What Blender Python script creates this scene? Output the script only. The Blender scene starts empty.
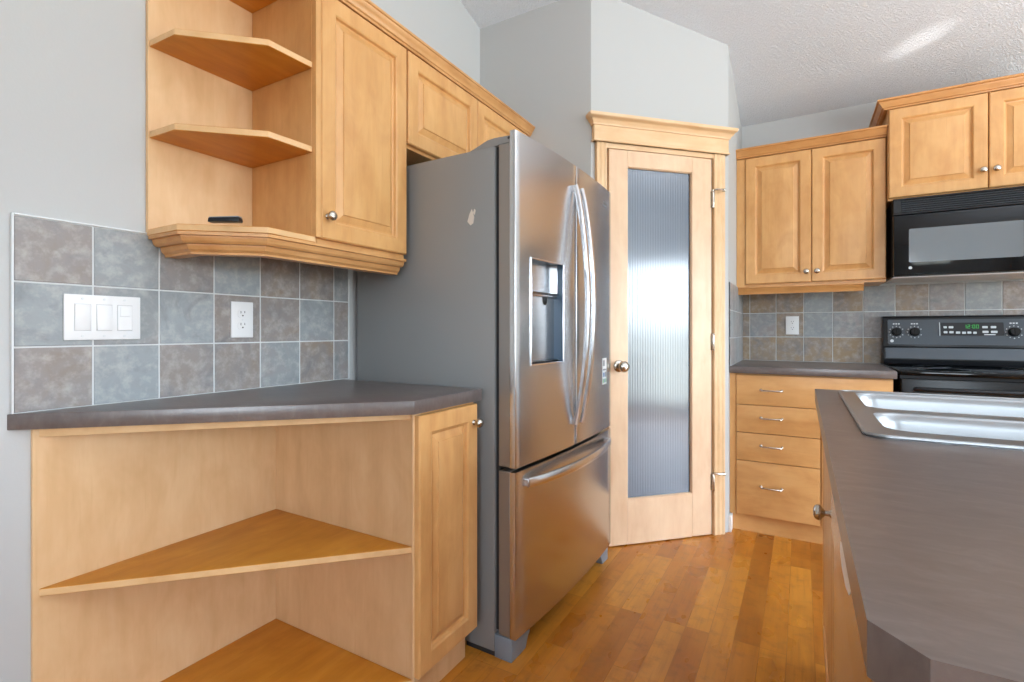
import bpy, bmesh, math, random
from mathutils import Vector, Matrix
random.seed(7)
D = bpy.data
SC = bpy.context.scene
COL = SC.collection
PI = math.pi

# ------------------------------------------------------------------ camera, world, light, exposure
cam_d = D.cameras.new('camera'); cam = D.objects.new('camera', cam_d); COL.objects.link(cam)
cam.location = (0, 0, 1.108)
cam.rotation_euler = (PI/2, 0, math.radians(29.94))
cam_d.sensor_width = 36.0; cam_d.lens = 503.0*36/1024; cam_d.shift_y = -10.0/1024
cam_d.clip_start = 0.02
SC.camera = cam
SC.view_settings.view_transform = 'Standard'
SC.view_settings.look = 'None'
SC.view_settings.gamma = 1.0
SC.view_settings.use_curve_mapping = False
SC.view_settings.exposure = 1.06
SC.cycles.use_denoising = True
SC.cycles.max_bounces = 10
SC.cycles.diffuse_bounces = 6
SC.cycles.sample_clamp_indirect = 6.0

SKY = 9.0
w = D.worlds.new('world'); SC.world = w; w.use_nodes = True
nt = w.node_tree; nt.nodes.clear()
wo = nt.nodes.new('ShaderNodeOutputWorld'); bg = nt.nodes.new('ShaderNodeBackground')
tc = nt.nodes.new('ShaderNodeTexCoord'); sep = nt.nodes.new('ShaderNodeSeparateXYZ'); cr = nt.nodes.new('ShaderNodeValToRGB')
nt.links.new(tc.outputs['Generated'], sep.inputs[0]); nt.links.new(sep.outputs['Z'], cr.inputs[0])
cr.color_ramp.elements[0].position = 0.0; cr.color_ramp.elements[0].color = (0.35, 0.38, 0.36, 1)
cr.color_ramp.elements[1].position = 0.03; cr.color_ramp.elements[1].color = (0.80, 0.91, 1.0, 1)
e = cr.color_ramp.elements.new(0.55); e.color = (0.62, 0.80, 1.0, 1)
nt.links.new(cr.outputs[0], bg.inputs[0]); bg.inputs[1].default_value = SKY
nt.links.new(bg.outputs[0], wo.inputs[0])

def portal(name, loc, rot, sx, sy):
    l = D.lights.new(name, 'AREA'); l.shape = 'RECTANGLE'; l.size = sx; l.size_y = sy
    l.cycles.is_portal = True
    o = D.objects.new(name, l); COL.objects.link(o); o.location = loc; o.rotation_euler = rot
    return o
def ceiling_lamp(name, loc, power, size, color):
    l = D.lights.new(name, 'AREA'); l.shape = 'DISK'; l.size = size; l.energy = power; l.color = color
    o = D.objects.new(name, l); COL.objects.link(o); o.location = loc
    return o

# added fill light, unseen right of the camera, aimed up at the vaulted ceiling
fl = D.lights.new('bounce_fill', 'AREA'); fl.shape = 'DISK'; fl.size = 2.0; fl.energy = 95; fl.color = (.86, .93, 1.0)
flo = D.objects.new('bounce_fill', fl); COL.objects.link(flo); flo.location = (2.35, .9, 1.6); flo.rotation_euler = (PI, 0, 0)

# added spot lamp in the sink, imitating sun reflected onto the ceiling
sg = D.lights.new('glint_spot', 'SPOT'); sg.energy = 60; sg.spot_size = math.radians(11); sg.spot_blend = 1.0; sg.shadow_soft_size = .02; sg.color = (1, .98, .94)
sgo = D.objects.new('glint_spot', sg); COL.objects.link(sgo); sgo.location = (.40, 1.62, .905)
_d = Vector((.525, 3.285, 2.600)) - sgo.location
_q = _d.to_track_quat('-Z', 'X') @ Matrix.Rotation(math.radians(25), 3, 'Z').to_quaternion(); sgo.rotation_euler = _q.to_euler(); sgo.scale = (.30, .85, 1.0)

# ------------------------------------------------------------------ helpers
class MB:
    def __init__(s): s.bm = bmesh.new()
    def box(s, a, b, bevel=0.0, seg=1):
        x0, y0, z0 = [min(a[i], b[i]) for i in range(3)]; x1, y1, z1 = [max(a[i], b[i]) for i in range(3)]
        t = bmesh.new()
        v = [t.verts.new(p) for p in ((x0,y0,z0),(x1,y0,z0),(x1,y1,z0),(x0,y1,z0),(x0,y0,z1),(x1,y0,z1),(x1,y1,z1),(x0,y1,z1))]
        for f in ((3,2,1,0),(4,5,6,7),(0,1,5,4),(1,2,6,5),(2,3,7,6),(3,0,4,7)): t.faces.new([v[i] for i in f])
        if bevel: bmesh.ops.bevel(t, geom=t.edges[:], offset=bevel, segments=seg, profile=0.6, affect='EDGES')
        s.merge(t); return s
    def merge(s, t, mat=None):
        if mat is not None: bmesh.ops.transform(t, matrix=mat, verts=t.verts[:])
        me = D.meshes.new('tmp'); t.to_mesh(me); t.free(); s.bm.from_mesh(me); D.meshes.remove(me)
    def prism(s, poly, z0, z1, bevel=0.0, seg=2, axis='z', mat=None):
        """poly extruded; axis z: (x,y)->z ; axis x: (y,z) along x ; axis y: (x,z) along y"""
        t = bmesh.new()
        def P(p, h):
            if axis == 'z': return (p[0], p[1], h)
            if axis == 'x': return (h, p[0], p[1])
            return (p[0], h, p[1])
        a = [t.verts.new(P(p, z0)) for p in poly]; b = [t.verts.new(P(p, z1)) for p in poly]
        n = len(poly)
        t.faces.new(a[::-1]); t.faces.new(b)
        for i in range(n): t.faces.new((a[i], a[(i+1)%n], b[(i+1)%n], b[i]))
        bmesh.ops.recalc_face_normals(t, faces=t.faces[:])
        if bevel: bmesh.ops.bevel(t, geom=t.edges[:], offset=bevel, segments=seg, profile=0.6, affect='EDGES')
        s.merge(t, mat); return s
    def lathe(s, prof, origin, axis, seg=20):
        """prof: list of (r, h) along axis"""
        ax = Vector(axis).normalized(); q = Vector((0,0,1)).rotation_difference(ax).to_matrix().to_4x4()
        t = bmesh.new(); rings = []
        for r, h in prof:
            if r < 1e-6: rings.append([t.verts.new((0,0,h))])
            else: rings.append([t.verts.new((r*math.cos(2*PI*i/seg), r*math.sin(2*PI*i/seg), h)) for i in range(seg)])
        for A, B in zip(rings, rings[1:]):
            for i in range(seg):
                j = (i+1) % seg
                if len(A) == 1 and len(B) == 1: continue
                if len(A) == 1: t.faces.new((A[0], B[i], B[j]))
                elif len(B) == 1: t.faces.new((A[i], A[j], B[0]))
                else: t.faces.new((A[i], A[j], B[j], B[i]))
        for R_ in (rings[0], rings[-1]):
            if len(R_) > 1: t.faces.new(R_)
        bmesh.ops.recalc_face_normals(t, faces=t.faces[:])
        s.merge(t, Matrix.Translation(origin) @ q); return s
    def tube(s, pts, r, seg=10):
        t = bmesh.new(); rings = []
        pts = [Vector(p) for p in pts]
        for i, p in enumerate(pts):
            d = (pts[min(i+1, len(pts)-1)] - pts[max(i-1, 0)]).normalized()
            u = d.orthogonal().normalized() if i == 0 else (pu - d*pu.dot(d)).normalized()
            pu = u; v = d.cross(u)
            rr = r[i] if isinstance(r, (list, tuple)) else r
            rings.append([t.verts.new(p + (u*math.cos(2*PI*k/seg) + v*math.sin(2*PI*k/seg))*rr) for k in range(seg)])
        for A, B in zip(rings, rings[1:]):
            for i in range(seg): t.faces.new((A[i], A[(i+1)%seg], B[(i+1)%seg], B[i]))
        t.faces.new(rings[0]); t.faces.new(rings[-1])
        bmesh.ops.recalc_face_normals(t, faces=t.faces[:])
        s.merge(t); return s
    def sweep(s, prof, path, side=1):
        """moulding: prof [(out, z)] closed polygon, path [(x,y)], mitred corners; out is to the right of travel when side=1"""
        n = len(path); t = bmesh.new(); rings = []
        for i in range(n):
            p = Vector(path[i])
            nn = []
            if i > 0: d = (p - Vector(path[i-1])).normalized(); nn.append(Vector((d.y, -d.x))*side)
            if i < n-1: d = (Vector(path[i+1]) - p).normalized(); nn.append(Vector((d.y, -d.x))*side)
            m = nn[0] if len(nn) == 1 else (nn[0]+nn[1])/(1+nn[0].dot(nn[1]))
            rings.append([t.verts.new((p.x+m.x*o, p.y+m.y*o, z)) for o, z in prof])
        k = len(prof)
        for A, B in zip(rings, rings[1:]):
            for i in range(k): t.faces.new((A[i], A[(i+1)%k], B[(i+1)%k], B[i]))
        t.faces.new(rings[0]); t.faces.new(rings[-1])
        bmesh.ops.recalc_face_normals(t, faces=t.faces[:])
        s.merge(t); return s
    def barsweep(s, pts, wv, hw, hd):
        """rectangular bar along pts; wv: constant width direction, hw/hd half sizes (lists or floats)"""
        t = bmesh.new(); rings = []; pts = [Vector(p) for p in pts]; wv = Vector(wv)
        for i, p in enumerate(pts):
            d = (pts[min(i+1, len(pts)-1)] - pts[max(i-1, 0)]).normalized(); q = d.cross(wv).normalized()
            a = hw[i] if isinstance(hw, list) else hw; b = hd[i] if isinstance(hd, list) else hd
            sh = [(-1,-.5),(-.6,-1),(.6,-1),(1,-.5),(1,.5),(.6,1),(-.6,1),(-1,.5)]
            rings.append([t.verts.new(p + wv*a*u + q*b*v) for u, v in sh])
        for A, B in zip(rings, rings[1:]):
            for i in range(8): t.faces.new((A[i], A[(i+1)%8], B[(i+1)%8], B[i]))
        t.faces.new(rings[0]); t.faces.new(rings[-1])
        bmesh.ops.recalc_face_normals(t, faces=t.faces[:])
        s.merge(t); return s
    def raised_door(s, width, height, thick, fr=0.058, mat=None):
        """raised-panel door: local x 0..width, z 0..height, front at y=-thick, back at y=0"""
        rings = [(0, -thick+0.004), (0.004, -thick), (fr-0.006, -thick), (fr-0.001, -thick+0.003), (fr+0.002, -thick+0.0115),
                 (fr+0.008, -thick+0.0135), (fr+0.029, -thick+0.0050), (fr+0.031, -thick+0.0012), (fr+0.035, -thick+0.0002)]
        t = bmesh.new(); L = []
        def loop(i, y): return [t.verts.new(p) for p in ((i,y,i),(width-i,y,i),(width-i,y,height-i),(i,y,height-i))]
        L.append(loop(0, 0))
        for i, y in rings: L.append(loop(i, y))
        for A, B in zip(L, L[1:]):
            for i in range(4): t.faces.new((A[i], A[(i+1)%4], B[(i+1)%4], B[i]))
        t.faces.new(L[0]); t.faces.new(L[-1])
        bmesh.ops.recalc_face_normals(t, faces=t.faces[:])
        s.merge(t, mat); return s
    def plate_with_holes(s, outer, holes, z0, z1, bevel=0.0):
        t = bmesh.new(); loops = []
        for lp in [outer]+holes:
            vs = [t.verts.new((x, y, z1)) for x, y in lp]; es = [t.edges.new((vs[i], vs[(i+1)%len(vs)])) for i in range(len(vs))]
            loops.append((vs, es))
        bmesh.ops.triangle_fill(t, use_beauty=True, use_dissolve=False, edges=[e for _, es in loops for e in es])
        top = t.faces[:]
        for f in top:
            if f.normal.z < 0: f.normal_flip()
        low = []
        for vs, _ in loops: low.append([t.verts.new((v.co.x, v.co.y, z0)) for v in vs])
        mp = {}
        for (vs, _), lv in zip(loops, low):
            for a, b in zip(vs, lv): mp[a] = b
        for f in top: t.faces.new([mp[v] for v in reversed(f.verts[:])])
        for (vs, _), lv in zip(loops, low):
            for i in range(len(vs)): t.faces.new((vs[i], vs[(i+1)%len(vs)], lv[(i+1)%len(vs)], lv[i]))
        bmesh.ops.recalc_face_normals(t, faces=t.faces[:])
        s.merge(t); return s

def build(name, mb, mat, parent=None, local=False, smooth=40, loc=None):
    """link the collected geometry as ONE mesh object. Coordinates are the world's, or the parent's when local."""
    bm = mb.bm
    off = Vector((0,0,0))
    if parent is not None and not local:
        p = parent
        while p is not None: off += Vector(p.location); p = p.parent
    if parent is None and loc is not None: off = Vector(loc)
    if off.length: bmesh.ops.translate(bm, verts=bm.verts[:], vec=-off)
    me = D.meshes.new(name); bm.to_mesh(me); bm.free()
    if isinstance(mat, (list, tuple)):
        for m in mat: me.materials.append(m)
    else: me.materials.append(mat)
    if smooth:
        me.polygons.foreach_set('use_smooth', [True]*len(me.polygons)); me.set_sharp_from_angle(angle=math.radians(smooth))
    o = D.objects.new(name, me); COL.objects.link(o)
    if parent is not None: o.parent = parent
    elif loc is not None: o.location = loc
    return o
def tag(o, label, cat, group=None):
    o['label'] = label; o['category'] = cat
    if group: o['group'] = group
    return o
def thing(name, label, cat, loc=(0,0,0), rz=0.0, group=None):
    o = D.objects.new(name, None); COL.objects.link(o); o.location = loc; o.rotation_euler = (0,0,rz); o.empty_display_size = .1
    return tag(o, label, cat, group)
def struct(o, label=None, cat=None):
    o['kind'] = 'structure'
    if label: o['label'] = label
    if cat: o['category'] = cat
    return o
def arc(cx, cy, r, a0, a1, n=6):
    return [(cx+r*math.cos(math.radians(a0+(a1-a0)*i/n)), cy+r*math.sin(math.radians(a0+(a1-a0)*i/n))) for i in range(n+1)]
def rrect(x0, y0, x1, y1, r, n=6):
    return arc(x1-r, y0+r, r, -90, 0, n)+arc(x1-r, y1-r, r, 0, 90, n)+arc(x0+r, y1-r, r, 90, 180, n)+arc(x0+r, y0+r, r, 180, 270, n)

# ------------------------------------------------------------------ materials
def srgb(r, g, b):
    f = lambda c: ((c/255)/12.92 if c/255 <= .04045 else ((c/255+.055)/1.055)**2.4)
    return (f(r), f(g), f(b), 1)
def mat(name, col, rough=.5, metal=0.0, spec=.5, coat=0.0, **kw):
    m = D.materials.new(name); m.use_nodes = True; b = m.node_tree.nodes['Principled BSDF']
    b.inputs['Base Color'].default_value = col; b.inputs['Roughness'].default_value = rough; b.inputs['Metallic'].default_value = metal
    b.inputs['Specular IOR Level'].default_value = spec; b.inputs['Coat Weight'].default_value = coat
    for k, v in kw.items(): b.inputs[k].default_value = v
    return m
class NT:
    def __init__(s, m): s.t = m.node_tree; s.b = s.t.nodes['Principled BSDF']
    def n(s, typ, **kw):
        nd = s.t.nodes.new(typ)
        for k, v in kw.items():
            if hasattr(nd, k): setattr(nd, k, v)
        return nd
    def l(s, a, b): s.t.links.new(a, b)
    def ramp(s, fac, stops):
        r = s.n('ShaderNodeValToRGB'); cr = r.color_ramp
        cr.elements[0].position, cr.elements[0].color = stops[0]; cr.elements[1].position, cr.elements[1].color = stops[-1]
        for p, c in stops[1:-1]: x = cr.elements.new(p); x.color = c
        s.l(fac, r.inputs[0]); return r.outputs[0]
    def coords(s, scale, rnd=0.0, kind='Object'):
        tc = s.n('ShaderNodeTexCoord'); mp = s.n('ShaderNodeMapping'); mp.inputs['Scale'].default_value = scale
        src = tc.outputs[kind]
        if rnd:
            oi = s.n('ShaderNodeObjectInfo'); vm = s.n('ShaderNodeVectorMath', operation='MULTIPLY_ADD')
            cb = s.n('ShaderNodeCombineXYZ')
            for i in range(3): s.l(oi.outputs['Random'], cb.inputs[i])
            vm.inputs[1].default_value = (rnd, rnd*1.7, rnd*.6); s.l(cb.outputs[0], vm.inputs[0]); s.l(src, vm.inputs[2]); src = vm.outputs[0]
        s.l(src, mp.inputs[0]); return mp.outputs[0]
    def noise(s, vec, scale, detail=4, rough=.55, dist=0.0):
        x = s.n('ShaderNodeTexNoise'); x.inputs['Scale'].default_value = scale; x.inputs['Detail'].default_value = detail
        x.inputs['Roughness'].default_value = rough; x.inputs['Distortion'].default_value = dist; s.l(vec, x.inputs['Vector']); return x.outputs['Fac']
    def mix(s, a, b, fac, typ='MIX'):
        m = s.n('ShaderNodeMix', data_type='RGBA', blend_type=typ)
        for v, i in ((fac, 0), (a, 6), (b, 7)):
            if hasattr(v, 'is_linked') or hasattr(v, 'node'): s.l(v, m.inputs[i])
            else: m.inputs[i].default_value = v
        return m.outputs[2]
    def bump(s, h, strength, dist=.01):
        b = s.n('ShaderNodeBump'); b.inputs['Strength'].default_value = strength; b.inputs['Distance'].default_value = dist
        s.l(h, b.inputs['Height']); s.l(b.outputs[0], s.b.inputs['Normal'])
def wood(name, light, mid, dark, axis='z', rough=.34, spec=.45, mottle=1.0):
    m = mat(name, mid, rough, spec=spec); t = NT(m)
    a = {'x': (2.4, 17, 17), 'y': (17, 2.4, 17), 'z': (17, 17, 2.4)}[axis]
    f = {'x': (5, 160, 160), 'y': (160, 5, 160), 'z': (160, 160, 5)}[axis]
    b = {'x': (6, 11, 11), 'y': (11, 6, 11), 'z': (11, 11, 6)}[axis]
    n1 = t.noise(t.coords(a, 13.0), 1.0, 5, .62, .3)
    n2 = t.noise(t.coords(f, 13.0), 1.0, 2, .5)
    n3 = t.noise(t.coords(b, 13.0), 1.0, 3, .6, .5)
    c = t.ramp(n1, [(.22, dark), (.5, mid), (.76, light)])
    c2 = t.ramp(n3, [(.30, dark), (.55, mid), (.75, light)])
    c = t.mix(c, c2, .45*mottle)
    c = t.mix(c, dark, t.ramp(n2, [(.62, (0,0,0,1)), (.80, (.35,.35,.35,1))]))
    t.l(c, t.b.inputs['Base Color'])
    return m
MAP_L, MAP_M, MAP_D = srgb(224,178,120), srgb(212,161,102), srgb(190,136,80)
M = {}
M['maple'] = wood('maple_vertical', MAP_L, MAP_M, MAP_D, 'z')
M['maple_x'] = wood('maple_along_x', MAP_L, MAP_M, MAP_D, 'x')
M['maple_y'] = wood('maple_along_y', MAP_L, MAP_M, MAP_D, 'y')
PAN = (srgb(234,202,160), srgb(224,186,140), srgb(208,166,118))
M['panel'] = wood('maple_panel', *PAN, 'z', .42)
M['trimwood_x'] = wood('maple_moulding_x', srgb(214,162,104), srgb(198,142,84), srgb(170,112,58), 'x')
M['trimwood_y'] = wood('maple_moulding_y', srgb(220,172,118), srgb(206,154,98), srgb(180,124,72), 'y')
M['shelf'] = wood('amber_shelf_face', srgb(216,154,60), srgb(200,132,38), srgb(172,104,22), 'y', .38)
M['edge'] = wood('maple_edge_band', srgb(232,196,150), srgb(222,182,132), srgb(204,160,110), 'y', .4)
M['doorwood'] = wood('pale_maple_door', srgb(234,206,174), srgb(226,194,160), srgb(212,174,138), 'z', .30)
M['casing'] = wood('pale_maple_casing', srgb(236,206,168), srgb(228,193,150), srgb(212,171,124), 'z', .36)
M['casing_x'] = wood('pale_maple_casing_x', srgb(236,206,168), srgb(228,193,150), srgb(212,171,124), 'x', .36)

def wallpaint(name, col):
    m = mat(name, col, .75, spec=.2); t = NT(m)
    t.bump(t.noise(t.coords((1,1,1)), 160, 3), .06, .003); return m
M['wall'] = wallpaint('grey_wall_paint', srgb(188,190,190))
M['ceil'] = mat('stippled_ceiling', srgb(222,222,222), .9, spec=.1)
t = NT(M['ceil']); cv = t.coords((1,1,1)); nz = t.noise(cv, 120, 4, .6)
t.bump(t.ramp(nz, [(.40, (0,0,0,1)), (.62, (1,1,1,1))]), .65, .008)
t.l(t.mix(srgb(216,221,228), srgb(236,241,247), nz), t.b.inputs['Base Color'])
M['white'] = mat('white_plastic', srgb(226,227,228), .35)
M['whitepaint'] = mat('white_trim_paint', srgb(238,238,236), .4)
M['gapgrey'] = mat('pale_grey_gap', srgb(186,188,190), .6)
M['slot'] = mat('dark_slot', srgb(40,40,42), .6)
M['trim_metal'] = mat('pale_tile_edge', srgb(216,220,222), .4)
M['nickel'] = mat('satin_nickel', srgb(196,190,180), .24, 1.0)
M['blackplast'] = mat('black_plastic', srgb(18,20,24), .32, spec=.4)
M['blackgloss'] = mat('black_gloss', srgb(7,9,12), .07, spec=.35)
M['blackgrey'] = mat('charcoal_panel', srgb(60,68,76), .28, spec=.5)
M['fridgepaint'] = mat('grey_fridge_paint', srgb(136,138,139), .24, spec=.5)
M['darkgap'] = mat('dark_gasket', srgb(40,42,46), .6)
M['greyplast'] = mat('grey_plastic', srgb(128,140,152), .4)
M['mwglass'] = mat('microwave_window', srgb(112,120,126), .12, spec=.7)
M['doorside'] = mat('grey_door_side', srgb(150,146,142), .32, .6)
M['dispenser'] = mat('blue_grey_recess', srgb(58,84,106), .22)
M['ovendoor'] = mat('black_oven_door', srgb(12,13,15), .26, spec=.4)
M['mwbottom'] = mat('pale_grey_metal', srgb(206,208,210), .4)
M['green'] = mat('green_digits', srgb(40,160,60), .5, **{'Emission Color': srgb(60,190,80), 'Emission Strength': .12})
M['key'] = mat('pale_key_print', srgb(196,202,206), .4)
M['sticker'] = mat('white_sticker', srgb(222,226,228), .5)
M['stk_green'] = mat('green_print', srgb(120,170,120), .5)
M['stk_blue'] = mat('blue_print', srgb(90,120,165), .5)
M['stk_grey'] = mat('grey_print', srgb(110,116,122), .5)
M['scuff'] = mat('torn_paper', srgb(205,198,188), .8)

def steel(name, col, rough, streak=(60, 60, 1.0), amp=.02, aniso=.5):
    m = mat(name, col, rough, 1.0, **{'Anisotropic': aniso}); t = NT(m)
    n = t.noise(t.coords(streak), 4, 3)
    mr = t.n('ShaderNodeMapRange'); mr.inputs[3].default_value = rough-amp*.5; mr.inputs[4].default_value = rough+amp*.5
    t.l(n, mr.inputs[0]); t.l(mr.outputs[0], t.b.inputs['Roughness'])
    return m
M['steel'] = steel('brushed_stainless', srgb(202,202,203), .24, (60, 60, 1.0), aniso=.3)
M['steel_bright'] = steel('bright_stainless', srgb(220,222,226), .24, (20, 20, 2))
M['sinksteel'] = steel('sink_stainless', srgb(158,160,162), .34, (3, 60, 3))

# laminate worktop
M['lam'] = mat('brown_grey_laminate', srgb(86,77,74), .30, spec=.95); t = NT(M['lam'])
n1 = t.noise(t.coords((10, 26, 10)), 2.0, 6, .65, .6); n2 = t.noise(t.coords((30, 120, 30)), 2.0, 3)
c = t.ramp(n1, [(.32, srgb(84,74,71)), (.55, srgb(96,86,83)), (.75, srgb(110,101,98))])
c = t.mix(c, srgb(112,102,98), t.ramp(n2, [(.60, (0,0,0,1)), (.8, (.25,.25,.25,1))]))
t.l(c, t.b.inputs['Base Color'])

# slate tiles: the face attribute 'tint' runs from blue-grey (0) through taupe (.5) to rust-brown (1)
M['tile'] = mat('slate_tile', srgb(120,120,120), .42, spec=.4); t = NT(M['tile'])
at = t.n('ShaderNodeAttribute'); at.attribute_name = 'tint'
nv = t.coords((1,1,1)); na = t.noise(nv, 9, 5, .6, .8); nb = t.noise(nv, 34, 5, .65)
ma = t.n('ShaderNodeMath', operation='MULTIPLY_ADD'); t.l(na, ma.inputs[0]); ma.inputs[1].default_value = .9; 
sb = t.n('ShaderNodeMath', operation='SUBTRACT'); t.l(at.outputs['Fac'], sb.inputs[0]); sb.inputs[1].default_value = .45; t.l(sb.outputs[0], ma.inputs[2])
c = t.ramp(ma.outputs[0], [(.0, srgb(150,157,160)), (.30, srgb(141,146,148)), (.5, srgb(142,137,136)), (.72, srgb(138,128,121)), (1.0, srgb(142,120,92))])
c = t.mix(c, srgb(206,204,200), t.ramp(nb, [(.46, (0,0,0,1)), (.76, (.40,.40,.40,1))]))
c = t.mix(c, srgb(76,76,80), t.ramp(na, [(.25, (.55,.55,.55,1)), (.52, (0,0,0,1))]))
t.l(c, t.b.inputs['Base Color']); t.bump(nb, .15, .003)
M['grout'] = mat('pale_grout', srgb(206,209,210), .85, spec=.2)

# hardwood floor: strips along Y
M['floor'] = mat('maple_floor', srgb(190,125,62), .26, spec=.45); t = NT(M['floor'])
tc = t.n('ShaderNodeTexCoord'); mp = t.n('ShaderNodeMapping'); mp.inputs['Rotation'].default_value = (0,0,PI/2); mp.inputs['Location'].default_value = (.31,.045,0)
t.l(tc.outputs['Object'], mp.inputs[0])
br = t.n('ShaderNodeTexBrick'); br.offset = .37; br.offset_frequency = 3; br.squash = 1.0
br.inputs['Color1'].default_value = (0,0,0,1); br.inputs['Color2'].default_value = (1,1,1,1); br.inputs['Mortar'].default_value = (.5,.5,.5,1)
br.inputs['Scale'].default_value = 1.0; br.inputs['Mortar Size'].default_value = .0012; br.inputs['Mortar Smooth'].default_value = .2; br.inputs['Bias'].default_value = 0.0
br.inputs['Brick Width'].default_value = .55; br.inputs['Row Height'].default_value = .083
t.l(mp.outputs[0], br.inputs['Vector'])
# offset the grain of each strip by its own shade
va = t.n('ShaderNodeVectorMath', operation='MULTIPLY_ADD'); va.inputs[1].default_value = (7, 11, 5); t.l(br.outputs['Color'], va.inputs[0]); t.l(tc.outputs['Object'], va.inputs[2])
def fl_noise(scale, detail, rough):
    mg = t.n('ShaderNodeMapping'); mg.inputs['Scale'].default_value = scale; t.l(va.outputs[0], mg.inputs[0]); return t.noise(mg.outputs[0], 1.0, detail, rough)
g1 = fl_noise((26, 3.0, 1), 3, .5); g2 = fl_noise((9, 5, 1), 2, .5); g3 = fl_noise((110, 7, 1), 2, .5); g4 = fl_noise((16, 22, 1), 4, .6)
cs = t.ramp(br.outputs['Color'], [(.0, srgb(156,90,22)), (.3, srgb(184,112,30)), (.6, srgb(194,122,36)), (1.0, srgb(210,142,50))])
c = t.mix(cs, srgb(120,64,24), t.ramp(g1, [(.40, (0,0,0,1)), (.75, (.34,.34,.34,1))]))
c = t.mix(c, srgb(200,138,58), t.ramp(g2, [(.35, (0,0,0,1)), (.80, (.5,.5,.5,1))]))
c = t.mix(c, srgb(128,70,20), t.ramp(g3, [(.50, (0,0,0,1)), (.78, (.28,.28,.28,1))]))
c = t.mix(c, srgb(96,48,14), t.ramp(g4, [(.52, (0,0,0,1)), (.90, (.6,.6,.6,1))]))
c = t.mix(c, srgb(110,64,30), t.ramp(br.outputs['Fac'], [(.0, (0,0,0,1)), (1.0, (.35,.35,.35,1))]))
t.l(c, t.b.inputs['Base Color'])
mr = t.n('ShaderNodeMapRange'); mr.inputs[3].default_value = .22; mr.inputs[4].default_value = .36; t.l(g2, mr.inputs[0]); t.l(mr.outputs[0], t.b.inputs['Roughness'])
t.bump(br.outputs['Fac'], -.12, .002)

# reeded pantry glass
M['reeded'] = mat('reeded_glass', srgb(92,108,128), .13, spec=.9, **{'IOR': 1.75, 'Transmission Weight': .35})
M['clearglass'] = mat('clear_window_glass', (1,1,1,1), 0.0); t = NT(M['clearglass'])
tb = t.n('ShaderNodeBsdfTransparent'); gb = t.n('ShaderNodeBsdfGlossy'); gb.inputs['Roughness'].default_value = 0.0; ms = t.n('ShaderNodeMixShader'); ms.inputs[0].default_value = .06
t.l(tb.outputs[0], ms.inputs[1]); t.l(gb.outputs[0], ms.inputs[2]); t.l(ms.outputs[0], t.t.nodes['Material Output'].inputs[0])

# ------------------------------------------------------------------ room shell
XL, YB, XR, YR = -1.605, 3.706, 3.7, -3.3
KZ = .283
def ceil_z(y): return 2.482 + KZ*(YB-y)
RIDGE_Y = 0.2
def room_wall(name, mb): return struct(build(name, mb, M['wall'], smooth=0))
m = MB(); m.box((XL-.3, YR-.3, -.1), (XR+.3, YB+.3, 0)); struct(build('floor', m, M['floor'], smooth=0))
zr = ceil_z(RIDGE_Y); zrear = zr - KZ*(RIDGE_Y-YR)
m = MB(); m.prism([(YB+.1, ceil_z(YB+.1)), (RIDGE_Y, zr), (YR-.1, zrear-KZ*.1), (YR-.1, zrear+.3), (RIDGE_Y, zr+.2), (YB+.1, ceil_z(YB)+.2)], XL-.1, XR+.1, axis='x')
struct(build('ceiling', m, M['ceil'], smooth=0))
HI = 4.0
m = MB(); m.prism([(YR-.1, 0), (YB+.1, 0), (YB+.1, ceil_z(YB)), (RIDGE_Y, zr), (YR-.1, zrear)], XL-.1, XL, axis='x'); room_wall('wall_left', m)
m = MB(); m.box((XL, YB, 0), (XR+.1, YB+.1, ceil_z(YB)+.02)); room_wall('wall_back', m)
# right wall with a wide patio opening, rear wall with a window
PW = (0.55, 2.75, .06, 2.08)
SW = (-2.2, -.70, .60, 2.05); ZW = 2.32
m = MB()
for a, b, z0, z1 in ((YR, SW[0], 0, ZW), (SW[1], PW[0], 0, ZW), (PW[1], YB, 0, ZW), (PW[0], PW[1], 0, PW[2]), (PW[0], PW[1], PW[3], ZW), (SW[0], SW[1], 0, SW[2]), (SW[0], SW[1], SW[3], ZW)): m.box((XR, a, z0), (XR+.1, b, z1))
m.prism([(YR, ZW), (YB, ZW), (YB, ceil_z(YB)), (RIDGE_Y, zr), (YR, zrear)], XR, XR+.1, axis='x'); room_wall('wall_right', m)
RW = (.2, 1.6, .95, 2.15)
m = MB()
m.box((XL, YR-.1, 0), (RW[0], YR, zrear)); m.box((RW[1], YR-.1, 0), (XR, YR, zrear)); m.box((RW[0], YR-.1, 0), (RW[1], YR, RW[2])); m.box((RW[0], YR-.1, RW[3]), (RW[1], YR, zrear))
room_wall('wall_rear', m)
def window_frame(name, a, b, c, d, plane, mull):
    """a..b along the wall, c..d in height; frame bars and panes"""
    f = MB(); g = MB(); W = .05
    def bx(mb, p0, p1, q0, q1, d0, d1, bev=.004):
        if plane == 'x': mb.box((XR+d0, p0, q0), (XR+d1, p1, q1), bev)
        else: mb.box((p0, YR-d1, q0), (p1, YR-d0, q1), bev)
    bx(f, a, b, c, c+W, .01, .08); bx(f, a, b, d-W, d, .01, .08); bx(f, a, a+W, c, d, .01, .08); bx(f, b-W, b, c, d, .01, .08)
    for k in range(1, mull): x = a+(b-a)*k/mull; bx(f, x-W*.6, x+W*.6, c, d, .015, .075)
    bx(g, a+.01, b-.01, c+.01, d-.01, .042, .048, 0)
    r = struct(build(name, f, M['whitepaint'])); build('glass_pane', g, M['clearglass'], r, smooth=0); return r
window_frame('window_1', *PW, 'x', 2)
window_frame('window_2', *RW, 'y', 2)
window_frame('window_fill', *SW, 'x', 2)  # unseen side window, added to let in more direct daylight
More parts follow.
